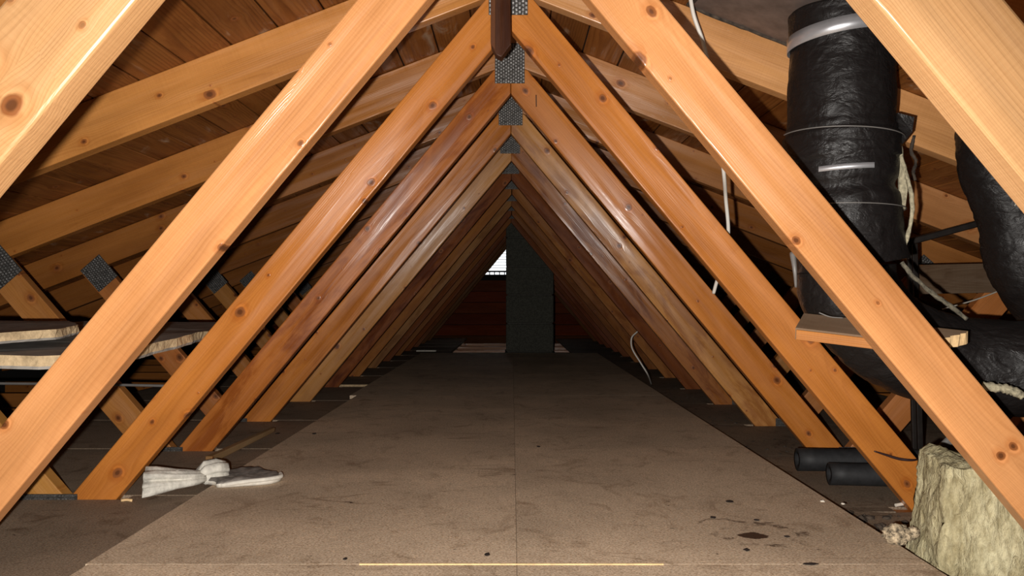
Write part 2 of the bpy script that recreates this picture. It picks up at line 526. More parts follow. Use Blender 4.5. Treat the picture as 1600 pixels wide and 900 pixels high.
out_pts = [(xo_in + ZBOT / OS, ZBOT), out_line(xo_in), out_line(xo_out), (xo_out + ZBOT / OS, ZBOT)]
WM, RM, OM = {}, {}, {}
for s in (-1, 1):
    wa = -s * WEB_A                       # right web descends to the right
    WM[s] = (beam_mesh('inner_web', mir(web_pts, s), 0, TH, (s * 0.5, ZW_IN + 0.07 - SL * 0.5), wa, 0.003), (s * 0.5, ZW_IN + 0.07 - SL * 0.5), wa)
    ra = -s * RAF_A
    RM[s] = (beam_mesh('rafter', mir(raf_pts, s), 0, TH, (s * 1.5, ZR + 0.06 - RS * 1.5), ra), (s * 1.5, ZR + 0.06 - RS * 1.5), ra)
    oa = s * OUT_A
    OM[s] = (beam_mesh('outer_web', mir(out_pts, s), 0, TH, (s * 1.4, OS * (1.4 - 1.12)), oa), (s * 1.4, OS * (1.4 - 1.12)), oa)
BC = beam_mesh('bottom_chord', [(-XE - 0.1, ZBOT - 0.001), (XE + 0.1, ZBOT - 0.001), (XE + 0.1, ZBOT - 0.09), (-XE - 0.1, ZBOT - 0.09)], 0, TH, (0, 0), 0)


def plate_meshes(wd, ht, cols, rows, vertical=True):
    bm = bmesh.new()
    add_box(bm, (-wd / 2, -0.0018, -ht / 2), (wd / 2, 0, ht / 2))
    base = bpy.data.meshes.new('connector_plate')
    bm.to_mesh(base)
    bm.free()
    base.materials.append(M['steel'])
    bm = bmesh.new()
    rr = random.Random(3)
    pw, ph = wd / cols, ht / rows
    for c in range(cols):
        for r in range(rows):
            x = -wd / 2 + (c + 0.5) * pw
            z = -ht / 2 + (r + 0.5) * ph + (0.25 if c % 2 else -0.25) * ph * (1 if vertical else 0)
            if not vertical:
                x += (0.25 if r % 2 else -0.25) * pw
            x = max(-wd / 2 + pw * 0.45, min(wd / 2 - pw * 0.45, x))
            z = max(-ht / 2 + ph * 0.45, min(ht / 2 - ph * 0.45, z))
            hx, hz = pw * (0.27 if vertical else 0.40), ph * (0.40 if vertical else 0.24)
            t = rr.uniform(-0.0007, 0.0007)
            a = [bm.verts.new((x - hx, -0.0022, z - hz)), bm.verts.new((x + hx, -0.0022, z - hz)),
                 bm.verts.new((x + hx, -0.0042 + t, z + hz * 0.2)), bm.verts.new((x - hx, -0.0042 - t, z + hz * 0.2)),
                 bm.verts.new((x - hx, -0.0022, z + hz)), bm.verts.new((x + hx, -0.0022, z + hz))]
            bm.faces.new((a[0], a[1], a[2], a[3]))
            bm.faces.new((a[3], a[2], a[5], a[4]))
    teeth = bpy.data.meshes.new('plate_teeth')
    bm.to_mesh(teeth)
    bm.free()
    teeth.materials.append(M['steel_tooth'])
    # punched holes: dark recess under each tooth row
    return base, teeth


PL_RIDGE = plate_meshes(0.094, 0.127, 12, 12)
PL_FOOT = plate_meshes(0.155, 0.115, 9, 14, False)
PL_TOP = plate_meshes(0.098, 0.112, 10, 12)


def hsv_j(c, k):
    return tuple(max(0.01, v * (1 + rnd.uniform(-k, k))) for v in c)


PALE = (0.530, 0.305, 0.145)
PEACH = (0.580, 0.275, 0.112)
AMBER = (0.495, 0.186, 0.040)
RUST = (0.430, 0.150, 0.034)
TAN = (0.500, 0.245, 0.080)
BROWN = (0.370, 0.145, 0.038)
DARK = (0.200, 0.062, 0.016)  # red-brown wood, deepened further to stand for the flash fading with distance
DIM = (0.260, 0.100, 0.026)  # far wood, its colour darkened in place of the flash's falloff
RAFT = (0.480, 0.205, 0.055)
tints = {   # web colour left, right (alpha low = stained), rafter colour left, right; far trusses darkened to imitate flash falloff
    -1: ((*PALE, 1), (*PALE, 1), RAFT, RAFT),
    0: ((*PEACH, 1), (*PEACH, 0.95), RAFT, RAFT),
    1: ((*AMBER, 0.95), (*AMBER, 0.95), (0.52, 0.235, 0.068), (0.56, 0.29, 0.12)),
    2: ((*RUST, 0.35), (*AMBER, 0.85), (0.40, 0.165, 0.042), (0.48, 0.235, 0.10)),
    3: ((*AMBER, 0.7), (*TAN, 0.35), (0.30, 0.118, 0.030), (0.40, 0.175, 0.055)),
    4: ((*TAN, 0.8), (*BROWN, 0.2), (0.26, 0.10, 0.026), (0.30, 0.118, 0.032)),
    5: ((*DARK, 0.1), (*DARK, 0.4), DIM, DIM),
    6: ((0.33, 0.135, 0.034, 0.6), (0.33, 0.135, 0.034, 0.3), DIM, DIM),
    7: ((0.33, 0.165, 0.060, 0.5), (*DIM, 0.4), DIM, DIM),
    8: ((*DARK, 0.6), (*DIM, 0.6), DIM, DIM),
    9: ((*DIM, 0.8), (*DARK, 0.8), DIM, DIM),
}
truss_labels = {
    -1: 'nearest wooden roof truss, only its two pale webs crossing the top corners',
    0: 'big pale-peach roof truss whose webs sweep from the top edge to both floor corners',
    1: 'amber roof truss behind the dark hanging batten, its left foot near the white paper',
    2: 'roof truss with a rust-stained left web, its right foot just behind the foam pipes',
    3: 'amber roof truss just behind the rust-stained one, hot streak on its left web',
    4: 'roof truss with a pale tan left web next to a very dark one',
    5: 'dark reddish-brown roof truss standing directly behind the pale tan one',
    6: 'amber roof truss directly behind the dark reddish one',
    7: 'tan-webbed dim roof truss, third in front of the concrete chimney',
    8: 'dim brown roof truss, second in front of the concrete chimney',
    9: 'last roof truss before the concrete chimney, its ridge plate just above it',
    10: 'roof truss just behind the concrete chimney',
    11: 'second roof truss behind the chimney',
    12: 'third roof truss behind the chimney, daylight on its edge',
    13: 'farthest roof truss, closest to the louvred gable opening',
}


def place(me_org_ang, name, parent, color, mat, dx=0.0, dy=0.0, dr=0.0):
    me, org, ang = me_org_ang
    o = link(name, me, M['lumber'], parent, color)
    if mat is not M['lumber']:
        o.material_slots[0].link = 'OBJECT'
        o.material_slots[0].material = mat
    o.location = (org[0] + dx, dy, org[1])
    o.rotation_euler = (0, -(ang + dr), 0)
    return o


# ------------------------------------------------------------------ setting: floor
YB, YF = -0.75, 10.42                     # back and far ends of the attic
bm = bmesh.new()
add_box(bm, (-3.6, YB, -0.20), (3.6, YF, -0.145))
floor = bm_obj('floor', bm, M['base'])
tag(floor, kind='structure')


def panel(name, lo, hi, mat, parent, bevel=0.0015, rz=0.0):
    bm = bmesh.new()
    c = [(lo[k] + hi[k]) / 2 for k in range(3)]
    add_box(bm, lo, hi, None, bevel)
    o = bm_obj(name, bm, mat, parent)
    return o


def right_z(i):
    return {1: -0.0285, 2: -0.0225, 3: -0.018, 4: -0.014, 5: -0.011}.get(i, -0.009) if i >= 1 else -0.030


# boards between the trusses on both sides of the walkway
for i in range(-2, 14):
    y0 = front(i) + TH + 0.004 if i >= -1 else YB
    y1 = front(i + 1) - 0.004
    zl = 0.0
    panel('floor_board', (-1.95, y0, -0.018), (-0.55, y1 + 0.0015, zl), M['board_floor'], floor, 0.0003)
    if i >= 1:
        zr = right_z(i)
        pb = panel('floor_board', (0.55, y0 - 0.003, zr - 0.018), (1.9, y1 + 0.003, zr), M['dirt_floor'], floor, 0.0003)
        for v in pb.data.vertices:            # each board climbs gently to the next truss
            if v.co.y > (y0 + y1) / 2:
                v.co.z += right_z(i + 1) - zr

for i in range(-1, 14):
    for (x0, x1) in ((-1.95, -1.20), (-0.925, -0.55), (0.55, 0.925), (1.20, 1.90)):
        zt = -0.001 if x0 < 0 else (-0.0303 if i <= 0 else right_z(i) - 0.0002)
        panel('joint_strip', (x0, front(i) - 0.0035, -0.0335), (x1, front(i) + TH + 0.0035, zt), M['board_floor'] if x0 < 0 else M['dirt_floor'], floor, 0.0005)

# the two front bays on the right: a bumpy, dirt-covered board
for i in (-2, -1, 0):
    y0 = front(i) + TH + 0.004 if i >= -1 else YB
    y1 = front(i + 1) - 0.004
    bm = bmesh.new()
    nx, ny = 26, 14
    top, bot = [], []
    for a in range(nx + 1):
        for b in range(ny + 1):
            x = 0.55 + 1.35 * a / nx
            y = y0 + (y1 - y0) * b / ny
            h = noise.noise(Vector((x * 9, y * 9, 3.1))) * 0.006 + noise.noise(Vector((x * 25, y * 25, 1))) * 0.003
            top.append(bm.verts.new((x, y, -0.030 + (h if x > 0.6 else 0))))
    g = lambda a, b: top[a * (ny + 1) + b]
    for a in range(nx):
        for b in range(ny):
            bm.faces.new((g(a, b), g(a + 1, b), g(a + 1, b + 1), g(a, b + 1)))
    r = bmesh.ops.extrude_face_region(bm, geom=bm.faces[:])
    for v in [e for e in r['geom'] if isinstance(e, bmesh.types.BMVert)]:
        v.co.z = -0.055
    bm_obj('floor_board', bm, M['dirt_floor'], floor, smooth=False)

# chipboard walkway laid on top
TOP = 0.018
ys = [YB, 1.398, 3.84, 6.86]
for k in range(3):
    a, b = ys[k], ys[k + 1] - 0.0005
    l0 = -0.737 if k < 1 else (-0.742 if k == 1 else -0.775)
    panel('chipboard_sheet', (l0, a, 0.0012), (0.0122, b, TOP), M['chipboard'], floor, 0.0004)
    panel('chipboard_sheet', (0.0128, a, 0.0012), (0.733, b, TOP), M['chipboard'], floor, 0.0004)
bm = bmesh.new()
add_box(bm, (-0.262, 1.3935, TOP), (0.268, 1.3960, TOP + 0.0022))
bm_obj('seam_splinter', bm, M['pale_wood'], floor)

# ------------------------------------------------------------------ setting: roof
bm = bmesh.new()
xe = 3.35
prof = [(-xe, roof_z(xe) + 0.032), (0, roof_z(0) + 0.032), (xe, roof_z(xe) + 0.032), (xe, roof_z(xe) + 0.06), (0, roof_z(0) + 0.06), (-xe, roof_z(xe) + 0.06)]
a = [bm.verts.new((p[0], YB - 0.02, p[1])) for p in prof]
b = [bm.verts.new((p[0], YF + 0.25, p[1])) for p in prof]
n = len(prof)
bm.faces.new(a)
bm.faces.new(list(reversed(b)))
for i in range(n):
    bm.faces.new((a[i], b[i], b[(i + 1) % n], a[(i + 1) % n]))
ceiling = bm_obj('ceiling', bm, M['felt'])
tag(ceiling, kind='structure')
PW = 0.119
ca, sa = math.cos(RAF_A), math.sin(RAF_A)
plank_cache = {}


def box_mesh(key, lo, hi, bevel):
    if key not in plank_cache:
        bm = bmesh.new()
        add_box(bm, lo, hi, None, bevel)
        me = bpy.data.meshes.new(key[0])
        bm.to_mesh(me)
        bm.free()
        plank_cache[key] = me
    return plank_cache[key]


for s in (-1, 1):
    for r in range(29):
        cuts = [YB] + sorted(rnd.sample([front(i) + TH / 2 for i in (0, 2, 4, 6, 8, 11)], 2)) + [YF]
        if s == 1 and r == 5:
            pass
        for k in range(3):
            y0, y1 = cuts[k] + 0.001, cuts[k + 1] - 0.001
            L = round(y1 - y0, 3)
            key = ('roof_plank', L)
            me = box_mesh(key, (-L / 2, -0.022, -PW / 2 + 0.0018), (L / 2, 0, PW / 2 - 0.0018), 0.002)
            o = link('roof_plank', me, M['plank'], ceiling)
            base = hsv_j((0.25, 0.096, 0.024), 0.0)
            f = rnd.uniform(0.75, 1.25)
            o.color = (*[v * f for v in base], rnd.uniform(0.5, 1.0))
            u = (r + 0.5) * PW + 0.004
            sdir = Vector((s * ca, 0, -sa))
            nin = Vector((-s * sa, 0, -ca))          # into the attic
            zloc = sdir if s == -1 else -sdir
            pos = Vector((0, (y0 + y1) / 2, roof_z(0))) + sdir * u - nin * (0.0 + rnd.uniform(0.0, 0.0022)) - nin * 0.022
            # local X along the attic, Z across the board, Y into the attic
            X = Vector((0, 1, 0))
            Y = nin
            Z = X.cross(Y)
            m3 = Matrix((X, Y, Z)).transposed()
            # board spans local Y from -0.022 to 0, so its inner face sits at pos + nin*0.022
            o.matrix_local = Matrix.Translation(pos + nin * 0.022) @ m3.to_4x4()

# ------------------------------------------------------------------ setting: walls
def gable(name, y0, y1, hole=None, mat=None, plank_h=0.16, color=(0.2, 0.06, 0.02)):
    """Gable wall of horizontal planks on a thin dark backing, with an optional opening."""
    bm = bmesh.new()

    def quad(x0, x1, z0, z1):
        pass
    rows = []
    z = -0.145
    while z < roof_z(0) - 0.01:
        z1 = min(z + plank_h, roof_z(0))
        rows.append((z, z1))
        z = z1
    wall = None
    pieces = []
    for (za, zb) in rows:
        za2, zb2 = za + 0.003, zb - 0.003
        xa = min(3.5, (roof_z(0) + 0.03 - za2) / RS)
        xb = min(3.5, max(0.0, (roof_z(0) + 0.03 - zb2) / RS))
        spans = [(-1, 1)]
        pieces.append((za2, zb2, xa, xb))
    # backing
    hz0, hz1, hx0, hx1 = hole if hole else (9, 9, 0, 0)
    by0, by1 = (y1 - 0.012, y1)

    def bk(xs, z0, z1):
        add_box(bm, (xs[0], by0, z0), (xs[1], by1, z1))
    zt = roof_z(0) + 0.03
    if hole:
        bk((-3.5, 3.5), -0.16, hz0)
        bk((-3.5, hx0), hz0, zt)
        bk((hx1, 3.5), hz0, zt)
        bk((hx0, hx1), hz1, zt)
    else:
        bk((-3.5, 3.5), -0.16, zt)
    wall = bm_obj(name, bm, M['felt'])
    tag(wall, kind='structure')
    for (za, zb, xa, xb) in pieces:
        if hole and zb > hz0 and za < hz1:
            sides = [(-1, hx0), (1, hx1)]
        else:
            sides = [(0, 0)]
        for sd, hx in sides:
            if sd == 0:
                pts = [(-xa, za), (xa, za), (xb, zb), (-xb, zb)] if xb > 0.01 else [(-xa, za), (xa, za), (0, zb)]
            elif sd == -1:
                pts = [(-xa, za), (hx, za), (hx, zb), (min(-xb, hx - 0.01), zb)]
            else:
                pts = [(hx, za), (xa, za), (max(xb, hx + 0.01), zb), (hx, zb)]
            me = beam_mesh('wall_plank', pts, y0 + rnd.uniform(0, 0.006), by0 - 0.0005, (0, (za + zb) / 2), 0, 0.002, 1)
            o = link('wall_plank', me, mat, wall, hsv_j(color, 0.25))
            o.location = (0, 0, (za + zb) / 2)
    return wall


for nm, sx in (('wall_left', -1), ('wall_right', 1)):
    bm = bmesh.new()
    x0, x1 = sorted((sx * 3.30, sx * 3.36))
    add_box(bm, (x0, YB - 0.04, -0.20), (x1, YF + 0.2, roof_z(3.30) + 0.03))
    tag(bm_obj(nm, bm, M['felt']), kind='structure')

HZ0, HZ1, HX0, HX1 = ZC + 0.318, ZC + 0.80, -0.42, 0.42
wall_back = gable('wall_back', YF, YF + 0.04, (HZ0, HZ1, HX0, HX1), M['red_plank'], 0.145, (0.17, 0.040, 0.014))
wall_front = gable('wall_front', YB - 0.04, YB - 0.0, None, M['red_plank'], 0.16, (0.17, 0.06, 0.02))

# louvred opening in the far gable
win = empty('window_1', (0, YF + 0.02, HZ0))
tag(win, kind='structure')
bm = bmesh.new()
add_box(bm, (HX0, -0.03, 0.0), (HX0 + 0.03, 0.03, HZ1 - HZ0))
add_box(bm, (HX1 - 0.03, -0.03, 0.0), (HX1, 0.03, HZ1 - HZ0))
add_box(bm, (HX0 + 0.03, -0.03, 0.030), (HX1 - 0.03, 0.03, 0.050))
add_box(bm, (HX0 + 0.03, -0.03, HZ1 - HZ0 - 0.03), (HX1 - 0.03, 0.03, HZ1 - HZ0))
for k in range(12):
    x = HX0 + 0.06 + k * 0.065
    add_box(bm, (x, -0.02, 0.0), (x + 0.012, 0.03, 0.030))
link('window_frame', (lambda me: (bm.to_mesh(me), bm.free(), me)[2])(bpy.data.meshes.new('window_frame')), M['felt'], win)
sl_me = box_mesh(('louvre_slat', 0), (HX0 + 0.031, -0.007, -0.0012), (HX1 - 0.031, 0.007, 0.0012), 0)
for k in range(10):
    o = link('louvre_slat', sl_me, M['slat'], win)
    o.location = (0, 0.012, 0.085 + k * 0.037)
    o.rotation_euler = (R(-20), 0, 0)

# ------------------------------------------------------------------ roof trusses
for i in range(-1, NT_ - 1):
    t = empty('roof_truss', (rnd.uniform(-0.003, 0.003) if i > 1 else -0.002, front(i), 0))
    tag(t, truss_labels[i], 'roof truss', 'roof trusses lined up along the attic')
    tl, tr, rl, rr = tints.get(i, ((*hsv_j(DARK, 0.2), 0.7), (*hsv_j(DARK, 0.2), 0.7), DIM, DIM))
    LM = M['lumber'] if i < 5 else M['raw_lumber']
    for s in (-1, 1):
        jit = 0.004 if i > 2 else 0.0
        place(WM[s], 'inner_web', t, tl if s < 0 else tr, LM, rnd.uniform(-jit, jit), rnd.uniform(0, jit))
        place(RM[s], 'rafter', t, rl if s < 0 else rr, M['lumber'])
        place(OM[s], 'outer_web', t, hsv_j((0.42, 0.185, 0.056), 0.10), M['lumber'])
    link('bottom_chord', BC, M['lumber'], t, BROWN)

    def plate(ms, x, z, rot=0.0):
        p = link('connector_plate', ms[0], None, t)
        p.location = (x, -0.0005, z)
        p.rotation_euler = (0, -rot, 0)
        k = link('plate_teeth', ms[1], None, p)
        tag(k, kind='stuff')
    plate(PL_RIDGE, -0.003, ZC + 0.745)
    if i <= 8:
        for s in (-1, 1):
            plate(PL_FOOT, s * 1.115, -0.0445)
            xm, zm = out_line((xo_in + xo_out) / 2)
            plate(PL_TOP, s * (xm - 0.022), zm - 0.012, s * (OUT_A - math.pi / 2))

# a nail left in one web
t2 = [o for o in col.objects if o.name == 'roof_truss.003'][0]
tube('nail', [(0.080, -0.010, ZC + 0.643), (0.0805, -0.004, ZC + 0.625), (0.081, 0.0, ZC + 0.608)], 0.0016, M['black_iron'], t2, 6, 3)

# ------------------------------------------------------------------ hanging batten at the ridge
bm = bmesh.new()
bt = empty('wooden_batten', (-0.022, 1.82, ZC + 0.55))
tag(bt, 'short dark brown wooden batten with slanted end hanging from the ridge', 'batten')
me = beam_mesh('batten', [(-0.022, 0.028), (-0.010, 0.006), (0.002, 0.0), (0.024, 0.030), (0.022, 0.2), (0.021, 0.312), (-0.022, 0.306)], 0, 0.036, (0, 0), math.pi / 2, 0.002)
o = link('batten_post', me, M['dark_batten'], bt, (0.060, 0.021, 0.009, 0.4))
o.rotation_euler = (0, -math.pi / 2, 0)
me = beam_mesh('batten_strip', [(-0.0225, 0.03), (-0.012, 0.012), (-0.0105, 0.304), (-0.0225, 0.303)], -0.006, -0.0003, (0, 0), math.pi / 2, 0.0008, 1)
o = link('batten_strip', me, M['dark_batten'], bt, (0.12, 0.046, 0.018, 0.7))
o.rotation_euler = (0, -math.pi / 2, 0)

# ------------------------------------------------------------------ chimney
CX0, CX1, CY0, CY1 = -0.048, 0.362, 6.90, 7.31
ch = empty('concrete_chimney', ((CX0 + CX1) / 2, (CY0 + CY1) / 2, -0.145))
tag(ch, 'grey concrete block chimney rising to the ridge near the far end', 'chimney')
cw = (CX1 - CX0) / 2
z = 0.10
bm = bmesh.new()
add_box(bm, (-cw - 0.01, -cw - 0.01, 0), (cw + 0.01, cw + 0.01, 0.165), None, 0.003)
bm_obj('chimney_base', bm, M['block'], ch)
bm = bmesh.new()
add_box(bm, (-cw + 0.012, -cw + 0.012, 0.166), (cw - 0.012, cw - 0.012, 1.38))
bm_obj('mortar_core', bm, M['mortar'], ch)
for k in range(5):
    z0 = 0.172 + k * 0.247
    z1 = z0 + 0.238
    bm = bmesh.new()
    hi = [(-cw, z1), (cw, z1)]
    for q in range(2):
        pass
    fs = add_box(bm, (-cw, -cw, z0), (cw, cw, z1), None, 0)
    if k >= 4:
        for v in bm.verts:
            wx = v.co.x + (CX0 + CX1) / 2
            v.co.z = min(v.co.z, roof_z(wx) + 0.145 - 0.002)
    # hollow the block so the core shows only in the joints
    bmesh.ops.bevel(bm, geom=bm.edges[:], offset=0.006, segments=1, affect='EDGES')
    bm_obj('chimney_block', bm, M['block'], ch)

# ------------------------------------------------------------------ ducts on the right
def wob(seed, amp, ft, fth, fold=0.0):
    def f(t, th):
        v = Vector((math.cos(th) * fth, math.sin(th) * fth, t * ft + seed))
        n1 = noise.noise(v)
        n2 = noise.noise(v * 2.7)
        n3 = abs(noise.noise(Vector((math.cos(th) * 1.2, math.sin(th) * 1.2, t * ft * 2.2 + seed))))
        return 1 + amp * (n1 + 0.5 * n2) - fold * (1 - min(1, n3 * 5))
    return f


duct = empty('insulated_duct', (0.704, 1.70, ZC))
tag(duct, 'thick black insulated duct coming down from the roof, bound with a metal strap', 'duct')
DP = [(0.0, 0.0, 0.605), (0.0, 0.0, 0.50), (-0.002, 0.0, 0.36), (0.0, 0.0, 0.28), (0.008, 0, 0.16), (0.022, 0.0, 0.07)]
w1 = wob(4.2, 0.016, 7, 1.2, 0.012)


def duct_r(t, th):
    base = 0.1065
    z = 0.62 - t * 0.55
    if z > 0.40:
        base = 0.0995 + 0.004 * min(1, abs(z - 0.535) * 14)
    elif 0.300 < z < 0.385:
        base = 0.113
    elif z < 0.30:
        base = 0.1075 - 0.010 * math.exp(-((z - 0.245) / 0.013) ** 2)
    return base * 1.045 * w1(t, th)


bm = tube_bm(catmull(DP, 22), duct_r, 56, True)
bm_obj('duct_jacket', bm, M['black_jacket'], duct, smooth=True)


def band(name, z, rad, h, mat, parent, tilt=0.0, arc=(0, 360), thick=0.0012, cx=0.0):
    bm = bmesh.new()
    a0, a1 = arc
    nseg = 72
    prev = None
    for k in range(nseg + 1):
        th = R(a0 + (a1 - a0) * k / nseg)
        c, s_ = math.cos(th), math.sin(th)
        dz = z + tilt * c
        vs = [bm.verts.new((cx + c * r_, s_ * r_, dz + hh)) for r_, hh in ((rad, -h / 2), (rad, h / 2), (rad + thick, h / 2), (rad + thick, -h / 2))]
        if prev:
            for q in range(4):
                bm.faces.new((prev[q], prev[(q + 1) % 4], vs[(q + 1) % 4], vs[q])).smooth = q in (0, 2)
        prev = vs
    return bm_obj(name, bm, mat, parent, smooth=False)


band('metal_strap', 0.555, 0.1085, 0.030, M['strap'], duct, 0.012)
band('metal_strap', 0.265, 0.1150, 0.011, M['strap'], duct, 0.004, (225, 278), cx=0.002)
band('wire_tie', 0.340, 0.1215, 0.0022, M['grey_plastic'], duct, -0.008, (180, 360))
band('wire_tie', 0.190, 0.1165, 0.0018, M['grey_plastic'], duct, -0.004, (180, 360), cx=0.008)
# loose jacket flap and torn pale insulation edge on the right
bm = bmesh.new()
fl_pts = [((0.098, -0.045), 0.385), ((0.130, -0.05), 0.375), ((0.128, -0.045), 0.345), ((0.100, -0.045), 0.31)]
vs0 = [bm.verts.new((p[0], p[1], zz)) for p, zz in fl_pts]
vs1 = [bm.verts.new((p[0] - 0.004, p[1] + 0.008, zz)) for p, zz in fl_pts]
bm.faces.new(vs0)
bm.faces.new(list(reversed(vs1)))
for k in range(4):
    bm.faces.new((vs0[k], vs1[k], vs1[(k + 1) % 4], vs0[(k + 1) % 4]))
bm_obj('jacket_flap', bm, M['black_jacket'], duct)
tr = [(0.098, -0.055, 0.315), (0.101, -0.06, 0.28), (0.113, -0.062, 0.235), (0.119, -0.062, 0.20), (0.118, -0.062, 0.165), (0.108, -0.064, 0.125), (0.094, -0.066, 0.085)]
wt = wob(1.0, 0.5, 9, 1.0)
bm_obj('torn_insulation', tube_bm(catmull(tr, 7), lambda t, th: 0.0042 * wt(t, th), 8), M['fibre'], duct, smooth=True)
bm = bmesh.new()
fp = [(0.099, 0.305), (0.104, 0.30), (0.117, 0.225), (0.112, 0.185), (0.1, 0.2)]
vs0 = [bm.verts.new((p[0], -0.048, p[1])) for p in fp]
vs1 = [bm.verts.new((p[0], -0.043, p[1])) for p in fp]
bm.faces.new(vs0)
bm.faces.new(list(reversed(vs1)))
for k in range(5):
    bm.faces.new((vs0[k], vs1[k], vs1[(k + 1) % 5], vs0[(k + 1) % 5]))
o = bm_obj('insulation_edge', bm, M['fibre'], duct)
o['label'] = 'pale exposed insulation edge'

# lower duct lying sideways
ld = empty('flexible_duct', (0.70, 1.64, 0.0))
tag(ld, 'black plastic-wrapped duct lying sideways under the broken board, low at the right', 'duct')
w2 = wob(9.0, 0.03, 7, 1.2, 0.025)
LP = [(0.012, 0.06, 0.545), (0.018, 0.06, 0.50), (0.060, 0.06, 0.435), (0.125, 0.06, 0.385), (0.255, 0.05, 0.345), (0.45, -0.01, 0.335), (0.72, -0.05, 0.33), (1.0, -0.06, 0.32)]
bm_obj('duct_jacket', tube_bm(catmull(LP, 16), lambda t, th: (0.100 + 0.0 * t) * w2(t, th), 44), M['black_jacket'], ld, smooth=True)
te = [(0.155, -0.075, 0.405), (0.19, -0.07, 0.378), (0.225, -0.07, 0.352), (0.265, -0.07, 0.325)]
te = [(0.097, -0.012, 0.556), (0.112, -0.02, 0.532), (0.151, -0.022, 0.495), (0.185, -0.03, 0.468), (0.219, -0.03, 0.441)]
wt2 = wob(3.0, 0.55, 9, 1.0)
bm_obj('torn_insulation', tube_bm(catmull(te, 9), lambda t, th: 0.0046 * wt2(t, th), 8), M['fibre_dark'], ld, smooth=True)
tube('foil_strip', [(-0.128, -0.02, 0.575), (-0.127, -0.03, 0.54), (-0.123, -0.025, 0.505)], lambda t, th: 0.0065 * (1 - 0.6 * t), M['grey_plastic'], ld, 6, 6)
tube('loose_wire', [(-0.105, -0.10, 0.455), (-0.085, -0.105, 0.447), (-0.06, -0.105, 0.445)], 0.0013, M['grey_plastic'], ld, 5, 6)

# second duct at the right edge
d2 = empty('flexible_duct', (1.0, 1.805, ZC))
tag(d2, 'slim black flexible duct hanging from the roof at the right edge', 'duct')
w3 = wob(22.0, 0.04, 9, 1.3, 0.03)
P2 = [(0.085, 0, 0.425), (0.09, 0, 0.36), (0.105, 0, 0.28), (0.145, 0, 0.19), (0.165, 0, 0.09), (0.225, 0.0, 0.0), (0.25, 0.0, -0.05)]
bm_obj('duct_jacket', tube_bm(catmull(P2, 14), lambda t, th: (0.074 + 0.016 * t) * w3(t, th), 36), M['black_jacket'], d2, smooth=True)
tube('frayed_wire', [(0.085, -0.085, 0.20), (0.095, -0.09, 0.225), (0.115, -0.088, 0.245)], 0.0012, M['string'], d2, 5, 5)
tube('frayed_wire', [(0.118, -0.09, 0.19), (0.124, -0.093, 0.21), (0.122, -0.09, 0.235)], 0.0022, M['grey_plastic'], d2, 5, 5)

# grey flashing plate on the roof underside
fx0, fx1 = 0.44, 0.86
fp = empty('flashing_plate', (0.65, 1.66, roof_z(0.65)))
tag(fp, 'grey metal flashing plate on the roof planks round the duct', 'flashing')
bm = bmesh.new()
xs = [-0.20, -0.19, -0.08, 0.10, 0.22]
bm = bmesh.new()
add_box(bm, (-0.235, -0.165, -0.004), (0.24, 0.252, -0.0008), None, 0.001)
o = bm_obj('plate_sheet', bm, M['flash_plate'], fp)
o.rotation_euler = (0, RAF_A, 0)
bm = bmesh.new()
wt3 = wob(5, 0.6, 20, 1)
rim = tube_bm(catmull([(-0.236, -0.16, -0.004), (-0.24, -0.05, -0.005), (-0.236, 0.08, -0.005), (-0.233, 0.20, -0.005), (-0.228, 0.245, -0.005), (-0.05, 0.25, -0.005), (0.2, 0.25, -0.005)], 12), lambda t, th: 0.0045 * wt3(t, th), 6)
o = bm_obj('sealant_bead', rim, M['dirt'], fp, smooth=True)
o.rotation_euler = (0, RAF_A, 0)

# ------------------------------------------------------------------ iron frame, grey brace, broken board
def bar_bm(p, q, hw, hd, bm=None):
    bm = bm or bmesh.new()
    p, q = Vector(p), Vector(q)
    d = (q - p).normalized()
    y = Vector((0, 1, 0))
    y = (y - d * y.dot(d)).normalized()
    x = d.cross(y)
    m = Matrix((x, y, d)).transposed().to_4x4()
    m.translation = p
    add_box(bm, (-hw, -hd, 0), (hw, hd, (q - p).length), m, min(hw, hd) * 0.3)
    return bm


fr = empty('iron_stand', (1.175, 2.35, 0))
tag(fr, 'black iron stand with thin upright legs and a long slanting top bar', 'stand')
z0 = -0.012
bm_obj('upright', bar_bm((0.012, 0, z0), (-0.005, 0, ZC + 0.163), 0.0062, 0.0062), M['black_iron'], fr)
bm_obj('upright', bar_bm((0.040, 0.02, z0), (0.022, 0.02, ZC + 0.163), 0.0075, 0.004), M['black_iron'], fr)
bm_obj('top_bar', bar_bm((-0.014, 0.008, ZC + 0.164), (0.345, -0.02, ZC + 0.262), 0.0095, 0.012), M['black_iron'], fr)
bm_obj('foot_plate', (lambda b: (add_box(b, (-0.025, -0.03, z0 - 0.0), (0.075, 0.05, z0 + 0.005)), b)[1])(bmesh.new()), M['black_iron'], fr)

gb_ = tag(bm_obj('brace_board', bmesh.new(), M['dark_batten']), 'grey-brown horizontal brace board behind the iron stand', 'board')
me = beam_mesh('brace_board', [(-0.28, -0.046), (0.30, -0.046), (0.30, 0.046), (-0.28, 0.046)], 0, 0.03, (0, 0), 0)
gb_.data = me
me.materials.append(M['dark_batten'])
gb_.color = (0.125, 0.088, 0.062, 0.6)
gb_.location = (1.54, front(2) - 0.032, ZC + 0.066)
gb_.rotation_euler = (0, R(-1.2), 0)

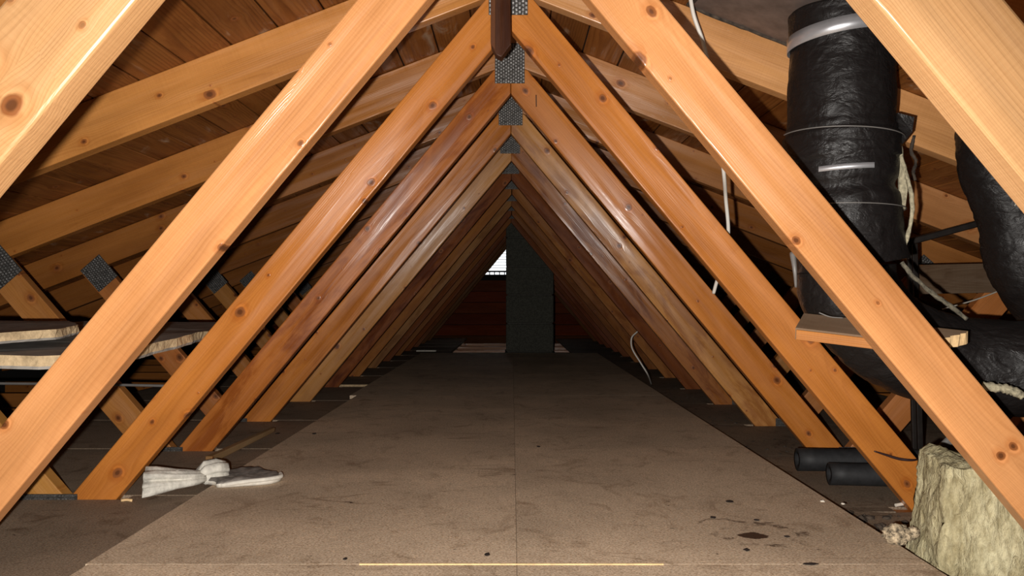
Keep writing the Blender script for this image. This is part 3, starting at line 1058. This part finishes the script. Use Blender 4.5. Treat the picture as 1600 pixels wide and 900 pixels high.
# board with a broken, freshly split end
br = empty('broken_board', (0.815, 1.432, ZC - 0.094))
tag(br, 'flat weathered board with a pale freshly broken end resting behind the big right web', 'board')
bm = bmesh.new()
L, Wd, Tk = 0.285, 0.078, 0.024
n = 14
rr = random.Random(5)
ends = []
rings = []
for k in range(n + 1):
    v = -Wd / 2 + Wd * k / n
    e = 0.010 * noise.noise(Vector((v * 60, 2, 7))) + 0.004 * rr.uniform(-1, 1)
    e2 = 0.008 * noise.noise(Vector((v * 70, 9, 7))) + 0.004 * rr.uniform(-1, 1)
    sk = 0.66 * (v + Wd / 2)
    rings.append([(-e + sk, v, Tk), (L, v, Tk), (L, v, 0), (-e2 + sk, v, 0)])
V = [[bm.verts.new(p) for p in r_] for r_ in rings]
top_f, end_f = [], []
for k in range(n):
    bm.faces.new((V[k][0], V[k + 1][0], V[k + 1][1], V[k][1]))
    bm.faces.new((V[k][2], V[k + 1][2], V[k + 1][3], V[k][3]))
    bm.faces.new((V[k][1], V[k + 1][1], V[k + 1][2], V[k][2]))
    f = bm.faces.new((V[k][3], V[k + 1][3], V[k + 1][0], V[k][0]))
    f.material_index = 1
bm.faces.new([V[0][q] for q in range(4)])
bm.faces.new([V[n][q] for q in (3, 2, 1, 0)])
me = bpy.data.meshes.new('board')
bmesh.ops.recalc_face_normals(bm, faces=bm.faces[:])
bm.to_mesh(me)
bm.free()
me.materials.append(M['dark_batten'])
me.materials.append(M['pale_wood'])
BANG = math.atan2(0.145, -0.255)
o = link('board', me, None, br, (0.23, 0.165, 0.115, 0.7))
o.rotation_euler = (R(-20), R(-6), BANG)
bm = bmesh.new()
add_box(bm, (0.06, -0.0035, 0.001), (L - 0.002, 0.0, Tk - 0.003), None, 0.0008)
o2 = link('split_edge', (lambda m_: (bm.to_mesh(m_), bm.free(), m_)[2])(bpy.data.meshes.new('split_edge')), M['lumber'], br, (0.46, 0.19, 0.05, 1))
o2.rotation_euler = o.rotation_euler
off = Vector((0, Wd / 2 + 0.0042, 0))
off.rotate(o.rotation_euler)
o2.location = off

# ------------------------------------------------------------------ mineral wool block
bm = bmesh.new()
add_box(bm, (-0.16, -0.09, 0), (0.16, 0.09, 0.225))
bmesh.ops.subdivide_edges(bm, edges=bm.edges[:], cuts=31, use_grid_fill=True)
bm.normal_update()
for v in bm.verts:
    p = v.co.copy()
    nn = noise.noise(Vector((p.x * 22, p.y * 22, p.z * 10))) * 0.012 + noise.noise(Vector((p.x * 60, p.y * 60, p.z * 18))) * 0.007 + noise.noise(p * 160) * 0.0035
    top_round = 0.0
    v.co += v.normal * nn
    # lean: narrower and torn towards the top left
    if p.z > 0.12:
        k = (p.z - 0.12) / 0.105
        v.co.z -= 0.045 * k * max(0.0, (p.x + 0.02) / 0.18) + 0.01 * k * (1 + noise.noise(p * 25))
    v.co.x += (0.225 - p.z) * -0.10 if p.x < 0 else 0
    v.co.z = max(v.co.z, 0.0)
wool = bm_obj('mineral_wool_block', bm, M['wool'], smooth=True)
tag(wool, 'torn yellow-green mineral wool block standing at the bottom right by the web foot', 'insulation')
wool.location = (0.952, 1.475, -0.03)
wool.rotation_euler = (0, 0, R(-12))

# ------------------------------------------------------------------ foam pipe sleeves
def sleeve(a, b, ro, ri, label):
    a, b = Vector(a), Vector(b)
    o = empty('foam_pipe', a)
    tag(o, label, 'pipe', None)
    path = [Vector((0, 0, 0)) + (b - a) * (k / 12) for k in range(13)]
    wv = wob(a.x * 7, 0.02, 5, 1)
    bm = tube_bm(path, lambda t, th: ro * wv(t, th), 28, False)
    bm2 = tube_bm(path, lambda t, th: ri, 28, False, bm)
    bm.verts.ensure_lookup_table()
    n = 28 * 13
    for base in (0, 12 * 28):
        for k in range(28):
            k2 = (k + 1) % 28
            bm.faces.new((bm.verts[base + k], bm.verts[base + k2], bm.verts[n + base + k2], bm.verts[n + base + k]))
    bm_obj('foam_sleeve', bm, M['black_foam'], o, smooth=False).data.polygons.foreach_set('use_smooth', [True] * (len(bm_last().polygons)))
    bm_obj('inner_pipe', tube_bm([p + (b - a).normalized() * 0.02 for p in path[:-1]], ri * 0.8, 20), M['black_iron'], o, smooth=True)
    return o


def bm_last():
    return bpy.data.meshes[sorted([m.name for m in bpy.data.meshes if m.name.startswith('foam_sleeve')])[-1]]


sleeve((0.820, 2.29, -0.012 + 0.034), (1.34, 2.255, -0.012 + 0.034), 0.0325, 0.018, 'longer black foam pipe sleeve lying behind the other one on the right side floor')
sleeve((0.842, 2.115, -0.012 + 0.031), (1.28, 2.075, -0.012 + 0.031), 0.0295, 0.016, 'shorter black foam pipe sleeve in front of the other one, right side floor')

gp = empty('grey_hose', (1.19, 2.05, 0.07))
tag(gp, 'pair of flattened grey hose ends lying over the foam sleeves beside the iron stand', 'hose')
bm_obj('hose', tube_bm(catmull([(-0.135, 0, 0.005), (-0.10, 0, 0.015), (-0.05, 0.0, 0.06), (0.02, 0.0, 0.115)], 8), 0.0135, 14, True, None, (1, 0.6)), M['grey_plastic'], gp, smooth=True)
bm_obj('hose', tube_bm(catmull([(-0.115, -0.03, 0.0), (-0.07, -0.03, 0.012), (-0.02, -0.03, 0.045), (0.05, -0.03, 0.085)], 8), 0.0125, 14, True, None, (1, 0.55)), M['grey_plastic'], gp, smooth=True)

# ------------------------------------------------------------------ dirt and small debris on the right
bm = bmesh.new()
rr = random.Random(12)


def lump(bm, c, r, seed, flat=0.6, sub=2):
    v = bmesh.ops.create_icosphere(bm, subdivisions=sub, radius=1.0)['verts']
    for q in v:
        n_ = q.co.copy()
        d = 1 + 0.5 * noise.noise(n_ * 1.6 + Vector((seed, 0, 0)))
        q.co = Vector(c) + Vector((n_.x * r * d, n_.y * r * d, max(-0.3, n_.z) * r * d * flat))


for k in range(190):
    u = rr.random()
    y = rr.uniform(1.36, 1.9)
    x = 0.742 + rr.random() * 0.022
    if y > 1.5:
        if y < 1.66:
            continue
        x = 0.75 + rr.random() ** 1.6 * 0.16
    lump(bm, (x, y, -0.028), rr.uniform(0.003, 0.011) if k % 6 else rr.uniform(0.010, 0.017), k * 3.1, 0.6, 1)
for k in range(150):
    y = 1.95 + 2.6 * rr.random() ** 1.3
    x = 0.745 + rr.random() * 0.20
    zz = right_z(int((y - D0) / S))
    if (y - D0) % S < 0.06 or (2.02 < y < 2.36 and x > 0.80):
        continue
    lump(bm, (x, y, zz), rr.uniform(0.003, 0.009), k * 2.3, 0.5, 1)
dirt = bm_obj('dirt_litter', bm, M['dirt'])
tag(dirt, 'dark dirt and crumbled litter along the right edge of the walkway', 'dirt', kind='stuff')

wad = empty('mouldy_wad', (0.735, 1.515, TOP))
tag(wad, 'small wrinkled mottled wad lying on the right edge of the chipboard', 'wad')
bm = bmesh.new()
v = bmesh.ops.create_icosphere(bm, subdivisions=4, radius=1.0)['verts']
for q in v:
    n_ = q.co.copy()
    d = 1 + 0.28 * noise.noise(n_ * 2.4) - 0.22 * abs(noise.noise(n_ * 5.0))
    q.co = Vector((n_.x * 0.028 * d, n_.y * 0.020 * d, max(0, 0.017 + n_.z * 0.020 * d)))
bm_obj('wad_body', bm, M['nest'], wad, smooth=True)
bm = bmesh.new()
v = bmesh.ops.create_icosphere(bm, subdivisions=3, radius=1.0)['verts']
for q in v:
    n_ = q.co.copy()
    d = 1 + 0.3 * noise.noise(n_ * 3.1) - 0.3 * abs(noise.noise(n_ * 6.0))
    q.co = Vector((0.028 + n_.x * 0.013 * d, n_.y * 0.012 * d, max(0.001, 0.020 + n_.z * 0.013 * d)))
bm_obj('wad_curl', bm, M['nest'], wad, smooth=True)

# flakes and chips on the floor
def px_floor(px, py, z=TOP):
    y = (ZC - z) * F / (py - 467)
    return ((px - 800) / F * y, y, z)


for k, (px, py, rx, ry) in enumerate([(1143, 784, .009, .006), (1117, 809, .006, .005), (1185, 813, .006, .004), (1170, 860, .006, .005),
                                      (1233, 839, .006, .003), (843, 698, .006, .006), (435, 678, .008, .006), (493, 678, .008, .007),
                                      (765, 867, .005, .005), (543, 874, .004, .004), (1270, 882, .014, .004)]):
    flab = ['long black flake above the brown stain on the walkway', 'black flake left of the brown stain', 'tiny black flake just above the dark centre of the stain',
            'black flake below the brown stain', 'tiny dark flake at the right end of the stain', 'lone black speck in the middle of the walkway',
            'black speck beside the far end of the wooden stick', 'black speck on the left of the walkway, next one right of the stick end', 'black speck just above the middle of the bright floor seam',
            'tiny black speck above the left end of the bright floor seam', 'twisted dark flake at the lower right, near the front seam'][k]
    x, y, z = px_floor(px, py)
    bm = bmesh.new()
    v = bmesh.ops.create_icosphere(bm, subdivisions=2, radius=1.0)['verts']
    for q in v:
        d = 1 + 0.45 * noise.noise(q.co * 1.9 + Vector((k * 5, 0, 0)))
        q.co = Vector((q.co.x * rx * d, q.co.y * ry * d * 1.6, (q.co.z * d + 0.9) * 0.0014))
    o = tag(bm_obj('dirt_flake', bm, M['flake']), flab, 'flake', 'black flakes on the walkway')
    o.location = (x, y, z)
for k, (px, py, z, r, lab) in enumerate([(1288, 784, TOP, .0055, 'small whitish crumb on the chipboard, left of the mottled wad'),
                                         (1320, 788, TOP, .0048, 'small pale crumb beside the right edge of the chipboard'),
                                         (298, 836, 0.0, .0055, 'small whitish crumb on the left floor board by the sheet edge')]):
    bm = bmesh.new()
    lump(bm, (0, 0, 0.0012), r, k * 9.0, 0.55, 2)
    o = tag(bm_obj('crumb', bm, M['white_chip'], smooth=True), lab, 'crumb')
    o.location = px_floor(px, py, z)
o = tag(bm_obj('stub', tube_bm([Vector((-0.011, 0, 0.004)), Vector((0.011, 0.006, 0.006))], 0.004, 10), M['white_chip']), 'short white stub lying at the foot of the amber right web', 'stub')
o.location = px_floor(1409, 792, -0.026)
o = tag(bm_obj('wood_chip', tube_bm(catmull([(-0.016, 0, 0.005), (0, -0.006, 0.007), (0.018, -0.02, 0.004)], 5), lambda t, th: 0.0065 * (1 - 0.4 * abs(t - 0.4)), 8), M['gypsum'], smooth=True), 'pale rounded wood chip in front of the amber right web foot', 'wood chip')
o.location = px_floor(1444, 803, -0.028)
o = tag(bm_obj('wood_chip', tube_bm(catmull([(-0.012, 0, 0.003), (0, 0.002, 0.004), (0.014, 0.0, 0.003)], 4), 0.0035, 6), M['pale_wood'], smooth=True), 'pale wood chip at the foot of the amber left web', 'wood chip')
o.location = px_floor(200, 784, 0.0)

# ------------------------------------------------------------------ left: broken plasterboards
def slab(name, outline, z0, z1, label, seed, tilt):
    root = empty(name, (-0.95, 1.9, z0))
    tag(root, label, 'plasterboard')
    bm = bmesh.new()
    P = []
    n = len(outline)
    for k in range(n):
        a, b = Vector(outline[k]), Vector(outline[(k + 1) % n])
        m = max(2, int((b - a).length / 0.012))
        for q in range(m):
            p = a.lerp(b, q / m)
            dn = (b - a).normalized()
            nn = Vector((dn.y, -dn.x))
            p = p + nn * (noise.noise(Vector((p.x * 11, p.y * 11, seed))) * 0.010 + noise.noise(Vector((p.x * 50, p.y * 50, seed))) * 0.0018)
            P.append(p)

    def zof(p):
        return tilt * (p.y - 1.9) + 0.016 * noise.noise(Vector((p.x * 2.3, p.y * 2.3, seed)))
    t = z1 - z0
    top = [bm.verts.new((p.x + 0.95, p.y - 1.9, zof(p) + t)) for p in P]
    mid1 = [bm.verts.new((p.x + 0.95 + rr.uniform(-.002, .002), p.y - 1.9 + rr.uniform(-.002, .002), zof(p) + t * 0.80)) for p in P]
    mid = [bm.verts.new((p.x + 0.95 + rr.uniform(-.003, .003), p.y - 1.9 + rr.uniform(-.003, .003), zof(p) + t * 0.22)) for p in P]
    bot = [bm.verts.new((p.x + 0.95, p.y - 1.9, zof(p))) for p in P]
    N = len(P)
    f = bm.faces.new(top)
    f.material_index = 1
    f = bm.faces.new(list(reversed(bot)))
    f.material_index = 1
    for k in range(N):
        k2 = (k + 1) % N
        bm.faces.new((mid1[k], mid1[k2], top[k2], top[k]))
        bm.faces.new((mid[k], mid[k2], mid1[k2], mid1[k]))
        bm.faces.new((bot[k], bot[k2], mid[k2], mid[k])).material_index = 1
    bmesh.ops.triangulate(bm, faces=[q for q in bm.faces if len(q.verts) > 4])
    me = bpy.data.meshes.new('board_sheet')
    bmesh.ops.recalc_face_normals(bm, faces=bm.faces[:])
    bm.to_mesh(me)
    bm.free()
    me.materials.append(M['gypsum'])
    me.materials.append(M['gypsum_face'])
    link('board_sheet', me, None, root)
    return root


slab('plasterboard', [(-1.36, 1.375), (-1.02, 1.40), (-0.83, 1.41), (-0.765, 1.49), (-0.768, 1.62), (-0.758, 1.90), (-0.775, 2.02), (-0.765, 2.48), (-1.2, 2.47), (-1.35, 2.2)], ZC - 0.109, ZC - 0.085, 'broken plasterboard with a pale ragged edge behind the left web, under the other sheet', 2.0, 0.026)
slab('plasterboard', [(-1.37, 1.42), (-1.03, 1.425), (-0.93, 1.45), (-0.88, 1.55), (-0.93, 1.72), (-1.05, 1.90), (-1.3, 1.88)], ZC - 0.070, ZC - 0.050, 'smaller broken plasterboard piece lying on top at the left edge', 8.0, 0.026)

cd = tag(tube('conduit', [(-1.75, 2.40, ZC - 0.252), (-1.3, 2.40, ZC - 0.256), (-0.98, 2.40, ZC - 0.262)], 0.0042, M['grey_plastic'], None, 8, 6), 'thin grey conduit running across behind the left webs', 'conduit')

# ------------------------------------------------------------------ left: wrapped stick and folded paper
stk = empty('wooden_stick', (-0.845, 2.26, TOP))
tag(stk, 'dusty wooden stick lying on the chipboard with white paper at its near end', 'stick')
me = beam_mesh('stick', [(-0.02, -0.009), (0.52, -0.007), (0.53, 0.007), (-0.02, 0.012)], -0.010, 0.010, (0, 0), 0, 0.002, 1)
o = link('stick_shaft', me, M['stick'], stk, (0.30, 0.20, 0.105, 0.8))
o.location = (0, 0, 0.0105)
o.rotation_euler = (0, R(0.3), R(88.5))

wrap = empty('paper_wrapper', (-0.815, 1.98, TOP))
wrap.scale = (0.74, 0.92, 1.0)
tag(wrap, 'crumpled white paper wrapper, twisted in the middle and flared at the left', 'paper')


def paper_loft(name, secs, parent, mat, seed, thick=0.0016, seg=44, pinch=0.0):
    """Loft of flattened, pleated sections: (centre, half width vector, half height, pleat)."""
    bm = bmesh.new()
    rings_o = []
    for (c, wv, h, pl) in secs:
        ring = []
        for k in range(seg):
            th = 2 * math.pi * k / seg
            m = 1 + pl * noise.noise(Vector((math.cos(th) * 2.2, math.sin(th) * 2.2, seed + c[0] * 9)))
            if pinch and c[0] < 0.03:
                m *= 1 - pinch * math.exp(-((th - math.pi * 0.93) / 0.30) ** 2)
            p = Vector(c) + Vector(wv) * (math.cos(th) * m) + Vector((0, 0, 1)) * (math.sin(th) * h * m)
            p.z = max(p.z, 0.0008)
            ring.append(bm.verts.new(p))
        rings_o.append(ring)
    for i in range(len(secs) - 1):
        for k in range(seg):
            bm.faces.new((rings_o[i][k], rings_o[i][(k + 1) % seg], rings_o[i + 1][(k + 1) % seg], rings_o[i + 1][k]))
    o = bm_obj(name, bm, mat, parent, smooth=True)
    so = o.modifiers.new('thickness', 'SOLIDIFY')
    so.thickness = thick
    so.offset = 0
    return o


paper_loft('flared_sleeve', [((-0.072, -0.085, 0.030), (-0.018, 0.048, 0), 0.031, 0.5), ((-0.045, -0.07, 0.030), (-0.020, 0.042, 0), 0.028, 0.4),
                             ((0.0, -0.035, 0.024), (-0.022, 0.032, 0), 0.022, 0.35), ((0.035, -0.005, 0.02), (-0.02, 0.024, 0), 0.019, 0.4),
                             ((0.068, 0.025, 0.018), (-0.014, 0.016, 0), 0.014, 0.4)], wrap, M['paper'], 3.0, pinch=0.45)
paper_loft('twisted_knot', [((0.040, 0.02, 0.022), (-0.018, 0.02, 0), 0.008, 0.4), ((0.058, 0.035, 0.027), (-0.022, 0.028, 0), 0.026, 0.6),
                            ((0.088, 0.062, 0.028), (-0.026, 0.030, 0), 0.027, 0.6), ((0.108, 0.085, 0.024), (-0.028, 0.026, 0), 0.024, 0.4), ((0.112, 0.09, 0.024), (-0.016, 0.016, 0), 0.012, 0.4)], wrap, M['paper'], 8.0)
tube('elastic_band', [(-0.02, -0.078, 0.004), (-0.008, -0.068, 0.032), (0.006, -0.04, 0.046), (0.014, -0.02, 0.036)], 0.0017, M['paper_rim'], wrap, 6, 6)

flat = empty('folded_paper', (-0.690, 2.05, TOP))
tag(flat, 'flattened dusty grey folded paper with a white rim beside the wrapper', 'paper')
outl = [(-0.115, -0.02), (-0.085, -0.045), (-0.04, -0.068), (-0.025, -0.09), (0.03, -0.075), (0.085, -0.055), (0.105, -0.02), (0.092, 0.02), (0.05, 0.06), (-0.005, 0.095), (-0.04, 0.075), (-0.08, 0.02)]
bm = bmesh.new()
N = 96
cl = catmull([(p[0], p[1], 0) for p in outl + [outl[0]]], 8)[:-1]
rings_ = []
for lev, (sc_, zz) in enumerate(((1.0, 0.001), (1.02, 0.010), (0.93, 0.016), (0.70, 0.017), (0.35, 0.015), (0.05, 0.016))):
    ring = []
    for p in cl:
        q = p * sc_
        h = zz + (0.004 * noise.noise(Vector((q.x * 28, q.y * 28, 3))) + 0.002 * noise.noise(Vector((q.x * 80, q.y * 50, 1)))) * (1 if lev > 0 else 0)
        ring.append(bm.verts.new((q.x, q.y, h)))
    rings_.append(ring)
n = len(cl)
for i in range(len(rings_) - 1):
    for k in range(n):
        f = bm.faces.new((rings_[i][k], rings_[i][(k + 1) % n], rings_[i + 1][(k + 1) % n], rings_[i + 1][k]))
        f.material_index = 1 if i < 1 else 0
bm.faces.new(rings_[-1])
bm.faces.new(list(reversed(rings_[0])))
me = bpy.data.meshes.new('paper_fold')
bmesh.ops.recalc_face_normals(bm, faces=bm.faces[:])
bm.to_mesh(me)
bm.free()
me.polygons.foreach_set('use_smooth', [True] * len(me.polygons))
me.materials.append(M['paper_grey'])
me.materials.append(M['paper_rim'])
link('paper_fold', me, None, flat)
o = tube('paper_rim', [(-0.02, -0.088, 0.006), (0.03, -0.076, 0.012), (0.085, -0.056, 0.014), (0.107, -0.022, 0.013), (0.098, 0.01, 0.014)], 0.0055, M['paper_rim'], flat, 8, 8)
o['label'] = 'white rolled rim of the folded paper'

# ------------------------------------------------------------------ cables and strings
def at(px, py, d):
    return (cam.location.x + (px - 800) / F * d, d, ZC - (py - 467) / F * d)


tag(tube('white_cable', [at(1074, -40, 1.80), at(1083, 20, 1.80), at(1100, 72, 1.82), at(1116, 150, 1.86), at(1130, 262, 1.905), (at(1134, 310, 1.985)), at(1138, 366, 2.02), at(1130, 410, 2.06), at(1120, 440, 2.10), at(1115, 458, 2.12)], 0.0046, M['cable'], None, 10, 8),
    'white cable hanging from the roof behind the big right web', 'cable')
tag(tube('white_cable', [at(1018, 601, 4.52), at(1012, 585, 4.30), at(1001, 567, 4.28), at(988, 545, 4.28), at(987, 528, 4.28), at(996, 518, 4.3)], 0.0042, M['cable'], None, 8, 8),
    'thin white cable looping onto the floor by the far right webs', 'cable')
tag(tube('white_cable', [at(1573, 452, 2.46), at(1577, 462, 2.42), at(1580, 478, 2.42), at(1588, 492, 2.42), at(1604, 499, 2.42), at(1625, 500, 2.42)], 0.0042, M['cable'], None, 8, 8),
    'white cable curling down at the right edge from the knotted string', 'cable')
s_ = empty('tied_string', at(1575, 447, 2.46))
tag(s_, 'white string stretched to a knot on the brace board at the right', 'string')
b0 = Vector(s_.location)


def rel(p):
    return tuple(Vector(p) - b0)


tube('string', [rel(at(1473, 483, 2.30)), rel(at(1525, 468, 2.38)), rel(at(1575, 449, 2.46))], 0.0022, M['string'], s_, 6, 6)
tube('knot_loop', [rel(at(1574, 450, 2.455)), rel(at(1570, 441, 2.45)), rel(at(1580, 438, 2.45)), rel(at(1588, 445, 2.45)), rel(at(1580, 452, 2.455)), rel(at(1573, 444, 2.45))], 0.0038, M['string'], s_, 6, 6)
tag(tube('string_end', [at(1324, 500, 1.60), at(1318, 508, 1.60), at(1308, 514, 1.6), at(1305, 524, 1.6), at(1306, 529, 1.6), at(1311, 532, 1.6)], 0.0019, M['string'], None, 6, 6),
    'short white string end dangling over the broken board', 'string')
tag(tube('dark_cord', [at(1366, 705, 1.912), at(1385, 711, 1.914), at(1405, 717, 1.912), at(1425, 719, 1.910), at(1438, 717, 1.93)], lambda t, th: 0.0016 + 0.0018 * math.sin(math.pi * t), M['dark_cord'], None, 8, 8),
    'short dark red cord lying across the amber right web', 'cord')
fs = tag(bm_obj('fibre_roll', tube_bm(catmull([at(1536, 603, 1.472), at(1560, 606, 1.465), at(1580, 610, 1.462), at(1597, 618, 1.462)], 8), lambda t, th: 0.0082 * wt2(t, th), 10), M['fibre'], smooth=True),
         'ragged strip of pale fibre insulation under the black duct at the right edge', 'insulation')
cob = tag(bm_obj('cobweb_strand', tube_bm(catmull([at(1428, 212, 1.90), at(1424, 236, 1.9), at(1431, 252, 1.9), at(1427, 270, 1.9), at(1430, 282, 1.9)], 8), lambda t, th: 0.004 * wt2(t * 2, th), 7), M['dirt'], smooth=True),
          'dusty dark cobweb strand hanging from the rafter beside the thick duct', 'cobweb')

# ------------------------------------------------------------------ odd pieces far back
o = tag(panel('scrap_board', (-0.09, -0.03, 0), (0.09, 0.05, 0.012), M['paper_rim'], None), 'small white scrap board lying on the far left floor', 'scrap')
o.location = px_floor(667, 549, 0.0)
o = tag(panel('thin_lath', (-0.008, -0.006, 0), (0.008, 0.006, 0.14), M['paper_rim'], None), 'thin white upright lath in the dark far left', 'lath')
o.location = px_floor(694, 524, 0.0)
o = tag(panel('flat_lath', (-0.10, -0.012, 0), (0.14, 0.012, 0.012), M['gypsum'], None), 'thin pale lath on the floor by the left web feet', 'lath')
o.location = px_floor(540, 604, 0.0)
